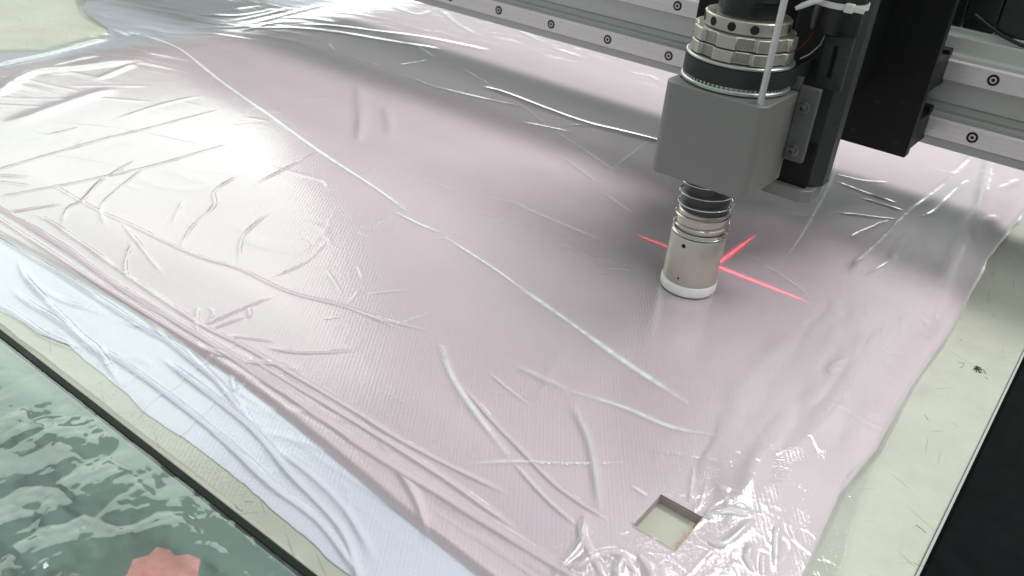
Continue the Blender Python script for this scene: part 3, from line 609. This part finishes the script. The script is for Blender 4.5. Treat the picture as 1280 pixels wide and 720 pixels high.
# sides of the square cut: one wall for each side, each built up of cut plies
def cut_side(p, q):
    mb = MB(); n = 26; plies = 6; zt = .45; P = np.array(p); Q = np.array(q); d = (Q-P)/np.linalg.norm(Q-P); nrm = np.array([-d[1], d[0]])
    for k in range(plies):
        z0 = .02+(zt-.02)*k/plies; z1 = .02+(zt-.02)*(k+.82)/plies; off0 = .02*random.random()
        vs = []; fs = []
        for i in range(n+1):
            t = i/n; o = off0+.018*random.random(); c = P+(Q-P)*t
            a = c+nrm*(-o); b = c+nrm*.12
            vs += [(a[0],a[1],z0),(a[0],a[1],z1),(b[0],b[1],z1),(b[0],b[1],z0)]
        for i in range(n):
            for e in range(4):
                fs.append((i*4+e, i*4+4+e, i*4+4+(e+1)%4, i*4+(e+1)%4))
        mb.add(vs, fs)
    return mb.build('cut_side', 'ply', stack, smooth=0)
cut_side((HX0,HY1), (HX1,HY1)); cut_side((HX1,HY1), (HX1,HY0)); cut_side((HX1,HY0), (HX0,HY0)); cut_side((HX0,HY0), (HX0,HY1))
# frayed threads on the right side of the cut
mb = MB()
for k in range(60):
    y = random.uniform(HY0+.1, HY1-.6); x = HX1-random.uniform(-.05, .12); z = random.uniform(.25, .48)
    a = random.uniform(0, 6.28); l = random.uniform(.1, .32)
    mb.tube([(x,y,z), (x+.5*l*math.cos(a), y+.5*l*math.sin(a), z+.06), (x+l*math.cos(a+.5), y+l*math.sin(a+.5), z+.02)], .012, 5)
fr = mb.build('frayed_threads', 'cream', stack); tag(fr, kind='stuff')

# ---- white underlay
def underlay():
    xs = lines(-74, 13, lambda v: .35, ()); ys = lines(-29.4, 50, lambda v: .3 if v < -16 else 1.5, ()); nx, ny = len(xs), len(ys)
    X, Y = np.meshgrid(xs, ys)
    lo = interp(X, UNDER_LO)+.2*fbm(X/3.1, X*0, 3, 43)+.45*(fbm(X/2.3, X*0, 3, 40)-.45); Y = Y+(lo+29.4)*sstep(-25.5, -29.4, Y)
    X = X+(interp(Y, FILM_L)+1.2+74)*sstep(-55, -74, X)
    x = X.ravel(); y = Y.ravel()
    h, _ = wr_relief(x, y, .2, 9, .3); z = .05+.05*h*(y < -25.5)+.012*fbm(x/1.5, y/1.5, 2, 7)
    z = z+.85*(h+broad(x, y)*0)*(x < -68)*.3
    cx = .5*(X[:-1,:-1]+X[1:,1:]); cy = .5*(Y[:-1,:-1]+Y[1:,1:])
    keep = ~((cx > HX0-.35) & (cx < HX1+.35) & (cy > HY0-.5) & (cy < HY1+.5))
    return grid_mesh('underlay_sheet', X, Y, z.reshape(ny, nx), 'paper', nx, ny, keep)
tag(underlay(), 'bluish white underlay sheet showing beside the near edge of the pink fabric', 'underlay sheet')

# ---- crinkled film over the feed table, and the salmon scrap below it
def film_two():
    xs = lines(-62, 12, lambda v: .085 if v > -34 else .3); ys = lines(-56, -30.98, lambda v: .085 if v > -40 else .4); nx, ny = len(xs), len(ys)
    X, Y = np.meshgrid(xs, ys); x = X.ravel(); y = Y.ravel()
    wx = x+1.3*fbm(x/2.4, y/2.4, 2, 160); wy = y+1.3*fbm(x/2.4, y/2.4, 2, 161)
    big = fbm(x/7, y/5, 2, 170)
    def facets(px, py, cell, tilt, seed):
        gx_, gy_ = px/cell, py/cell; ix = np.floor(gx_); iy = np.floor(gy_); best = np.full(px.shape, -1e9)
        def hsh(a, b, k): return vnoise(a*1.0+.0, b*1.0, seed+k)
        for dx in (-1, 0, 1):
            for dy in (-1, 0, 1):
                cx, cy = ix+dx, iy+dy
                ox = cx+hsh(cx, cy, 1); oy = cy+hsh(cx, cy, 2)
                ddx, ddy = gx_-ox, gy_-oy
                h_ = (hsh(cx, cy, 3)-.5)*2*ddx+(hsh(cx, cy, 4)-.5)*2*ddy-.55*(ddx*ddx+ddy*ddy)
                best = np.maximum(best, h_)
        return best*cell*tilt
    big = sstep(.28, .52, fbm(x/5, y/5, 2, 170))
    vx = x+.45*fbm(x/.9, y/.9, 2, 162); vy = y+.45*fbm(x/.9, y/.9, 2, 163)
    z = .30+facets(vx, vy, 1.5, .16, 300)*(.35+.65*big)+facets(vx, vy, .55, .11, 310)*big+.05*fbm(x/4, y/4, 2, 172)+.004*fbm(x/.22, y/.22, 2, 156)
    z = z*(.35+.65*sstep(-31.0, -32.6, y))
    m = .03+.08*np.maximum(ridged(wx/1.3, wy/1.3, 3, 153)-.7, 0)*5
    return grid_mesh('table_film', X, Y, z.reshape(ny, nx), 'film2', nx, ny, None, np.clip(m, 0, .4))
tag(film_two(), 'crinkled glossy plastic film spread over the sea green table', 'plastic film')
pts = round_outline([(-5.6,-36.4),(-5.5,-35.3),(-6.0,-34.7),(-5.75,-34.2),(-5.9,-33.75),(-5.4,-33.5),(-5.0,-33.55),(-4.65,-33.15),(-4.1,-33.0),(-3.75,-33.35),(-3.2,-33.8),(-3.3,-35),(-4,-36.5)], .08, 3)
tag(MB().prism(pts[::-1], -.045, -.02).build('fabric_scrap', 'scrap', smooth=0), 'salmon pink fabric scrap lying flat under the crinkled film', 'fabric scrap')

# lint tuft on the felt
mb = MB()
for k in range(16):
    a = random.uniform(0, 6.28); l = random.uniform(.15, .5); b = a+random.uniform(-1.4, 1.4); x, y = 16.62+random.uniform(-.1,.1), 5.35+random.uniform(-.1,.1)
    mb.tube([(x,y,.04+random.random()*.1), (x+.5*l*math.cos(a), y+.5*l*math.sin(a), .1+random.random()*.1), (x+.5*l*math.cos(a)+.5*l*math.cos(b), y+.5*l*math.sin(a)+.5*l*math.sin(b), .03)], .018, 4)
tag(mb.build('lint_tuft', 'lint'), 'small dark tuft of lint on the pale felt at the right', 'lint')

# loose fibres caught in the felt (too fine to count)
mb = MB()
for k in range(16):
    if k < 14: x, y = random.uniform(13.9, 18.1), random.uniform(-16, 24)
    else: x, y = random.uniform(-26, 0), random.uniform(-30.3, -29.8)
    if k < 14 and x < float(interp(np.array(y), FILM_R))+.25: continue
    a = random.gauss(.3, .9); l = random.uniform(.15, .9); c = random.uniform(-.9, .9); P = [(x, y, .008)]
    for q in range(4):
        a += c*.35; x += l*.25*math.cos(a); y += l*.25*math.sin(a); P.append((x, y, .012+.02*random.random()))
    mb.tube(P, random.uniform(.004, .009), 4)
tag(mb.build('felt_fibres', 'lint'), 'short dark fibres caught in the pale felt bed', 'fibres', kind='stuff')

# ---------------------------------------------------------------- gantry
gantry = empty('gantry_beam', (0,26,7.2)); tag(gantry, 'grey aluminium gantry beam with two screwed steel rails across the bed', 'gantry')
GX0, GX1 = -120, 60
prof = [(21.2,7.25),(21.2,9.75),(21.7,9.85),(21.7,10.3),(21.35,10.45),(21.35,12.0),(21.2,12.1),(21.2,13.75),(21.6,13.8),(21.6,14.9),(22.3,14.95),(22.3,15.35),(32,15.35),(32,7.25)]
MB().prism(prof[::-1], GX0, GX1, 'x').build('beam', 'anodised', gantry, smooth=0, bev=.06)
RZ = (8.9, 12.95)
screw_me = None
def screw_parts(parent, x, z):
    global screw_me
    if screw_me is None:
        # counterbore ring, head and socket of one rail screw, axis along -y, origin at the rail face
        def ring(r0, r1, y0, y1, n=24):
            mb = MB(); vs = []; fs = []
            for i in range(n):
                a = 2*math.pi*i/n; c, s_ = math.cos(a), math.sin(a)
                vs += [(r0*c,y0,r0*s_),(r1*c,y0,r1*s_),(r1*c,y1,r1*s_),(r0*c,y1,r0*s_)]
            for i in range(n):
                j = (i+1)%n
                for e in range(4): fs.append((i*4+e, j*4+e, j*4+(e+1)%4, i*4+(e+1)%4))
            return mb.add(vs, fs)
        def disc(r, y0, y1, n=24):
            mb = MB(); vs = [(r*math.cos(2*math.pi*i/n), y0, r*math.sin(2*math.pi*i/n)) for i in range(n)]+[(r*math.cos(2*math.pi*i/n), y1, r*math.sin(2*math.pi*i/n)) for i in range(n)]
            return mb.add(vs, [tuple(range(n)), tuple(range(2*n-1,n-1,-1))]+[(i,n+i,n+(i+1)%n,(i+1)%n) for i in range(n)])
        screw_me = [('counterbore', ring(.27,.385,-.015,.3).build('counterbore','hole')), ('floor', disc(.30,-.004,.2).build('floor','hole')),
                    ('head', ring(.12,.225,-.035,.1).build('head','screwhead'))]
    sc = None
    for nm, o in screw_me:
        if o.parent is None and not o.get('used'):
            c = o; c['used'] = 1
        else:
            c = o.copy(); col.objects.link(c)
        if nm == 'counterbore':
            c.name = 'rail_screw'; sc = c; c.parent = parent; c.location = Vector((x,20,z))*S - world_loc(parent)
        else:
            c.parent = sc; c.location = (0,0,0); c.name = 'screw_head' if nm == 'head' else 'screw_recess'
for z in RZ:
    # rail: bevelled bar with a waist
    zp = [(20,z-.66),(20,z+.58),(20.12,z+.70),(20.35,z+.70),(20.6,z+.52),(21.2,z+.52),(21.2,z-.60),(20.6,z-.60),(20.35,z-.76),(20.1,z-.76)]
    rail = MB().prism(zp, GX0, GX1, 'x').build('guide_rail', 'rail', gantry, smooth=0, bev=.03)
    for k in range(-1, 9):
        screw_parts(gantry, 10.05-6*k, z)
for o in [q for q in bpy.data.objects if 'used' in q.keys()]: del o['used']

# cable chain lying on the beam
chain = empty('cable_chain', (20,25,15.36)); tag(chain, 'black plastic cable chain on top of the gantry beam at right', 'cable chain')
for k in range(20):
    x = 4.5+2.12*k
    mb = MB(); mb.box(x, x+2.05, 22.5, 23.1, 15.37, 18.2).box(x, x+2.05, 28.2, 28.8, 15.37, 18.2).box(x+.3, x+1.75, 23.1, 28.2, 15.4, 15.8).box(x+.3, x+1.75, 23.1, 28.2, 17.8, 18.15)
    l = mb.build('chain_link', 'black', chain, smooth=0, bev=.08)
tag(MB().tube([(7.2,22.3,16.4),(8.0,22.25,16.0),(9.2,22.1,15.5),(10.6,21.95,15.15),(13,21.8,15.0),(17,21.8,15.0)], .13, 10).build('loose_cable', 'black'), 'thin black cable sagging over the top edge of the gantry', 'cable')

# ---------------------------------------------------------------- cutter carriage with its head
car = empty('cutter_carriage', (0,10,8)); tag(car, 'black plate carriage carrying the grey cutter head with knurled nuts and spring foot', 'cutter head')
plate = MB().box(-9.4, 7.35, 14, 15, 8.1, 30).build('carriage_plate', 'blacked', car, smooth=0, bev=.08)
for x, z in ((3.6,9.0),(6.6,8.9),(4.6,11.2),(6.2,11.6)):
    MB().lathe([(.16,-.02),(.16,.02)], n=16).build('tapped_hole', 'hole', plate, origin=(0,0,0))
    o = bpy.data.objects[-1] if False else None
for i, o in enumerate([c for c in plate.children]):
    x, z = ((3.6,9.0),(6.6,8.9),(4.6,11.2),(6.2,11.6))[i]
    o.rotation_euler = (math.pi/2, 0, 0); o.location = Vector((x,13.99,z))*S - world_loc(plate)
for z in RZ:
    MB().box(-8.4, 7.0, 15.02, 19.9, z-1.0, z+1.0).box(-8.2, 6.9, 19.9, 20.9, z+.78, z+1.3).box(-8.2, 6.9, 19.9, 20.9, z-1.2, z-.84).build('runner_block', 'blacked', car, smooth=0, bev=.08)
MB().box(-3, 3.9, 6.2, 14, 12.5, 27).build('mounting_block', 'blacked', car, smooth=0, bev=.1)

# z slide: narrow dark slab with a chamfered right side and a pale lower lip
so = [(1.4,5.8),(1.4,4.0),(4.55,4.0),(5.15,4.7),(5.15,5.8)]
slide = MB().prism(so, 8.0, 30).build('z_slide', 'slide', car, smooth=0, bev=.05)
MB().prism([(1.6,5.4),(1.6,3.1),(4.5,3.1),(4.95,3.6),(4.95,5.4)], 7.2, 7.98).build('slide_foot', 'bracket', slide, smooth=0, bev=.06)
MB().box(2.6, 4.5, 3.6, 3.98, 8.0, 10.6).build('slide_recess_shade', 'blacked', slide, smooth=0, bev=.04)  # solid black block painting the shade of the recess above the foot
# slotted belt tension plate
def slot_plate():
    x0, x1, z0, z1 = 3.55, 5.0, 14.1, 17.1; sx0, sx1, sz0, sz1 = 4.05, 4.35, 14.7, 16.5
    mb = MB(); y0, y1 = 3.3, 3.7
    mb.box(x0, sx0, y0, y1, z0, z1).box(sx1, x1, y0, y1, z0, z1).box(sx0, sx1, y0, y1, z0, sz0).box(sx0, sx1, y0, y1, sz1, z1)
    return mb
MBp = slot_plate().build('tension_plate', 'slide', car, smooth=0)

# bracket: one bent and milled body
bo = round_outline([(-2.6,2.6),(-2.6,-3.2),(3.4,-3.2),(3.4,1.75),(2.6,2.6)], [0,.75,.6,0,0], 10)
bracket = MB().prism(bo, 8.85, 14.1).build('head_bracket', 'bracket', car, smooth=30, bev=.07)
MB().prism([(3.42,1.35),(4.55,1.35),(4.55,1.8),(3.42,1.8)], 10.2, 14.45).build('mounting_ear', 'ear_shaded', bracket, smooth=0, bev=.06)
MB().prism([(2.6,1.36),(3.4,1.36),(3.4,1.8),(2.6,1.8)], 14.12, 14.85).build('ear_tab', 'ear_shaded', bracket, smooth=0, bev=.05)
for x, z in ((3.92,13.35),(3.92,10.85)):
    b = MB().lathe([(.0,.42),(.10,.42),(.13,.36),(.24,.36),(.26,.32),(.26,.08),(.36,.06),(.36,0.)], n=24).build('bolt', 'boltsteel', bracket)
    b.rotation_euler = (math.pi/2,0,0); b.location = Vector((x,1.35,z))*S - world_loc(bracket)
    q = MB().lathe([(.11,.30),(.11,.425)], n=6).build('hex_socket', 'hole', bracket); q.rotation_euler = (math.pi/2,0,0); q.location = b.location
b = MB().lathe([(.16,14.09),(.16,14.125)], (-2.15,-1.75), 20).build('screw_hole', 'hole', bracket)
rod = MB().tube([(2.85,-2.62,13.9),(2.85,-2.62,30)], .18, 20).build('guide_rod', 'rail', car)

UC = (.18, 0.)
# toothed pulley, belt
pul = MB().lathe([(2.2,14.14),(2.95,14.14),(3.02,14.2),(3.02,14.32),(2.95,14.38),(2.75,14.38),(2.75,15.5),(2.9,15.5),(2.96,15.55),(2.96,15.63),(2.9,15.68),(2.2,15.68)], UC, 96).build('pulley', 'pulley', car)
mb = MB()
for k in range(72):
    a = 2*math.pi*k/72; c, s_ = math.cos(a), math.sin(a); w = .055
    P = [(2.74,-w),(2.93,-w),(2.93,w),(2.74,w)]
    q = [(UC[0]+r*c-t*s_, UC[1]+r*s_+t*c) for r, t in P]; mb.prism(q, 14.39, 14.52)
tag(mb.build('pulley_teeth', 'pulley', pul, smooth=0), kind='stuff')
def belt():
    c0 = Vector(UC); r0 = 2.86; c1 = Vector((1.5, 9.0)); r1 = 1.3
    d = c1-c0; th = math.atan2(d.y, d.x); off = math.acos((r0-r1)/d.length); out = []
    for k in range(49): a = th+off+(2*math.pi-2*off)*k/48; out.append((c0.x+r0*math.cos(a), c0.y+r0*math.sin(a)))
    for k in range(17): a = th-off+2*off*k/16; out.append((c1.x+r1*math.cos(a), c1.y+r1*math.sin(a)))
    n = len(out); mb = MB(); cen = Vector((sum(p[0] for p in out)/n, sum(p[1] for p in out)/n)); vs = []; fs = []
    for i, p in enumerate(out):
        a = Vector(out[i-1]); b = Vector(out[(i+1)%n]); t = (b-a).normalized(); nr = Vector((t.y,-t.x)); q = Vector(p)+nr*.1
        vs += [(p[0],p[1],14.53),(q.x,q.y,14.53),(q.x,q.y,15.46),(p[0],p[1],15.46)]
    for i in range(n):
        j = (i+1)%n
        for e in range(4): fs.append((i*4+e, j*4+e, j*4+(e+1)%4, i*4+(e+1)%4))
    return mb.add(vs, fs).build('drive_belt', 'rubber', car)
belt()
# two scalloped nuts with knurled pads
NL = 8
def nut(z0, z1, phase, rmax, name='knurled_nut'):
    out = []; n = 192
    for i in range(n):
        a = 2*math.pi*i/n; u = ((a-phase)/(2*math.pi)*NL) % 1.0
        e = abs(u-.5)*2                      # 1 at the notch centre, 0 at the lobe centre
        r = rmax - .20*float(sstep(.50, .62, np.array(e)))
        out.append((UC[0]+r*math.cos(a), UC[1]+r*math.sin(a)))
    o = MB().prism(out, z0, z1).build(name, 'nut', car, smooth=25, bev=.06)
    for k in range(NL):
        a0 = phase+2*math.pi*k/NL; hw = math.radians(9.6); r = rmax-.17; vs = []; fs = []; uv = []
        for i in range(7):
            a = a0-hw+2*hw*i/6
            vs += [(UC[0]+r*math.cos(a), UC[1]+r*math.sin(a), z0+.08), (UC[0]+r*math.cos(a), UC[1]+r*math.sin(a), z1-.08),
                   (UC[0]+(r-.12)*math.cos(a), UC[1]+(r-.12)*math.sin(a), z1-.08), (UC[0]+(r-.12)*math.cos(a), UC[1]+(r-.12)*math.sin(a), z0+.08)]
        for i in range(6):
            for e in range(4): fs.append((i*4+e, i*4+4+e, i*4+4+(e+1)%4, i*4+(e+1)%4))
        fs += [(0,1,2,3), (27,26,25,24)]
        pd = MB().add(vs, fs).build('knurled_pad', 'knurl', o)
        uvl = pd.data.uv_layers.new(name='UVMap')
        for lp in pd.data.loops:
            i, e = divmod(lp.vertex_index, 4); uvl.data[lp.index].uv = (i/6*2.6, (z1-z0)*2.6*(1 if e in (1,2) else 0))
    return o
NP = math.radians(-63.5)
nut(15.72, 16.36, NP-.04, 2.80); nut(16.42, 17.10, NP, 2.80)
collar = MB().lathe([(1.6,17.12),(2.26,17.12),(2.32,17.18),(2.32,17.78),(2.26,17.84),(1.6,17.84)], UC, 96).build('spindle_collar', 'nut', car)
for k in range(12):
    a = math.radians(-63-30*k+6)
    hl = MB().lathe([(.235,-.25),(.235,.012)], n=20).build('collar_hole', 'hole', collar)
    hl.rotation_euler = (math.pi/2, 0, a+math.pi/2); hl.location = Vector((UC[0]+2.32*math.cos(a), UC[1]+2.32*math.sin(a), 17.48))*S - world_loc(collar)
MB().lathe([(1.72,17.8),(1.72,18.5),(1.78,18.8),(1.78,18.75),(1.72,18.8),(1.72,30)], UC, 64).build('spindle', 'black', car)

# presser foot
pf = MB().lathe([(1.35,1.62),(1.62,1.58),(1.68,1.64),(1.68,4.62),(1.64,4.70),(1.58,4.72),(1.54,4.74)], n=80).build('presser_foot', 'foot', car)
MB().lathe([(1.0,.86),(1.45,.84),(1.66,.9),(1.755,1.05),(1.76,1.5),(1.72,1.6),(1.4,1.6)], n=80).build('foot_ring', 'ringwhite', pf)
MB().lathe([(1.3,4.7),(1.5,4.72),(1.5,6.22),(1.44,6.28),(1.3,6.28)], n=64).build('foot_bushing', 'foot', pf)
MB().lathe([(1.40,6.2),(1.40,8.9)], n=64).build('foot_sleeve', 'sleeve', pf)
hp = []
turns = [(0,4.78),(1,4.87),(2,4.96),(2.9,5.05),(3.6,5.45),(4.6,6.1),(5.6,6.8),(6.6,7.5),(7.6,8.2),(8.6,8.9)]
for k in range(8*48+20):
    t = k/48; z = float(np.interp(t, [a for a,_ in turns], [b for _,b in turns])); a = 2*math.pi*t+1.9
    hp.append((1.62*math.cos(a), 1.62*math.sin(a), z))
MB().tube(hp, .048, 7).build('spring', 'chrome', pf)
def foot_hole(ang, z, r):
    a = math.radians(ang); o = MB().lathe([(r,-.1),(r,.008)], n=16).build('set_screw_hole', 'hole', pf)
    o.rotation_euler = (math.pi/2,0,a+math.pi/2); o.location = Vector((1.68*math.cos(a), 1.68*math.sin(a), z))*S - world_loc(pf)
foot_hole(-93, 4.25, .14); foot_hole(-90, 2.05, .07)

# laser marker behind the bracket: a small barrel that throws a red cross on the film
laser = MB().lathe([(.0,8.3),(.35,8.3),(.42,8.36),(.42,10.8),(.0,10.8)], (0,4.0), 32).build('laser_marker', 'black', car)
ld = bpy.data.lights.new('laser_cross', 'SPOT'); ld.energy = 1; ld.spot_size = math.radians(100); ld.spot_blend = 0; ld.shadow_soft_size = 0; ld.color = (1,1,1)
lo_ = bpy.data.objects.new('laser_cross', ld); col.objects.link(lo_); lo_.location = Vector((0,4.0,8.28))*S
ld.use_nodes = True; t = ld.node_tree; em = t.nodes['Emission']
def ln(kind, op=None, **kw):
    n = t.nodes.new(kind)
    if op: n.operation = op
    return n
tc = t.nodes.new('ShaderNodeTexCoord'); sp = t.nodes.new('ShaderNodeSeparateXYZ'); t.links.new(tc.outputs['Normal'], sp.inputs[0])
def M2(op, a, b):
    n = t.nodes.new('ShaderNodeMath'); n.operation = op
    for i, q in enumerate((a, b)):
        if q is None: continue
        if isinstance(q, (int, float)): n.inputs[i].default_value = q
        else: t.links.new(q, n.inputs[i])
    return n.outputs[0]
u = M2('DIVIDE', sp.outputs[0], sp.outputs[2]); v = M2('DIVIDE', sp.outputs[1], sp.outputs[2])
au = M2('ABSOLUTE', u, None); av = M2('ABSOLUTE', v, None)
sc = t.nodes.new('ShaderNodeVectorMath'); sc.operation = 'SCALE'; sc.inputs['Scale'].default_value = 1.0; t.links.new(tc.outputs['Normal'], sc.inputs[0])
nz = t.nodes.new('ShaderNodeTexNoise'); nz.inputs['Scale'].default_value = 45; nz.inputs['Detail'].default_value = 3; t.links.new(sc.outputs[0], nz.inputs['Vector'])
spk = M2('MAXIMUM', M2('MULTIPLY', M2('SUBTRACT', nz.outputs['Fac'], .28), 3.2), .15)
def bar(across, along, half):
    w = M2('MAXIMUM', M2('SUBTRACT', 1.0, M2('DIVIDE', across, .0075)), 0.0)
    g = M2('MAXIMUM', M2('SUBTRACT', 1.0, M2('DIVIDE', across, .055)), 0.0); g = M2('MULTIPLY', M2('MULTIPLY', g, g), .03)
    w = M2('ADD', M2('MULTIPLY', w, spk), g)
    e = M2('SUBTRACT', half, along); e = M2('MULTIPLY', e, 1.7); e = M2('MINIMUM', M2('MAXIMUM', e, 0.0), 1.0)
    return M2('MULTIPLY', w, e)
side = M2('MINIMUM', M2('MAXIMUM', M2('SUBTRACT', .75, M2('MULTIPLY', u, 1.2)), .4), 1.0)
tot = M2('ADD', M2('MULTIPLY', bar(av, au, .90), side), M2('MULTIPLY', bar(au, av, .94), .8))
em.inputs['Color'].default_value = (1.0, .02, .05, 1)
t.links.new(M2('MULTIPLY', tot, 11.0), em.inputs['Strength'])

# cable bundle, its tie and two thin wires
tag(MB().lathe([(1.15,17.2),(1.32,17.3),(1.35,17.6),(1.35,32)], (3.9,3.1), 48).build('cable_conduit', 'black'), 'thick black cable conduit rising behind the knurled nuts', 'conduit')
tie = empty('cable_tie', (3.9,3.1,18.6)); tag(tie, 'white nylon cable tie strapped round the black conduit', 'cable tie')
ringp = []
for k in range(65):
    a = 2*math.pi*k/64; ringp.append((3.9+1.40*math.cos(a), 3.1+1.40*math.sin(a), 18.8+.10*math.sin(a+.4)))
mb = MB(); vs = []; fs = []
for k in range(64):
    a = 2*math.pi*k/64
    for r, dz in ((1.37,-.15),(1.43,-.15),(1.43,.15),(1.37,.15)): vs.append((3.9+r*math.cos(a), 3.1+r*math.sin(a), 18.8+dz))
for k in range(64):
    j = (k+1)%64
    for e in range(4): fs.append((k*4+e, j*4+e, j*4+(e+1)%4, k*4+(e+1)%4))
mb.add(vs, fs).build('strap', 'tie', tie)
MB().box(4.55, 5.0, 1.55, 1.98, 18.6, 19.05).build('tie_head', 'tie', tie, smooth=0, bev=.05)
MB().box(5.0, 5.55, 1.72, 1.8, 18.68, 18.96).build('tie_end', 'tie', tie, smooth=0, bev=.02)
MB().tube([(3.35,1.5,19.0),(2.95,1.2,18.85),(2.55,.95,18.6),(2.3,.8,18.42)], [.13,.16,.15,.10], 8).build('tie_tail', 'tie', tie)
tag(MB().tube([(3.4,2.2,18.6),(3.1,2.4,17.6),(2.9,2.5,16.8),(2.6,2.2,16.2),(2.2,2.3,15.7)], .045, 6).build('red_wire', 'redwire'), 'thin dark red wire behind the knurled nuts', 'wire')
tag(MB().tube([(3.6,2.9,17.4),(3.5,2.6,16.5),(3.2,2.2,16.0),(2.9,1.7,15.75)], .04, 6).build('grey_wire', 'greywire'), 'thin grey wire curving down to the drive belt', 'wire')
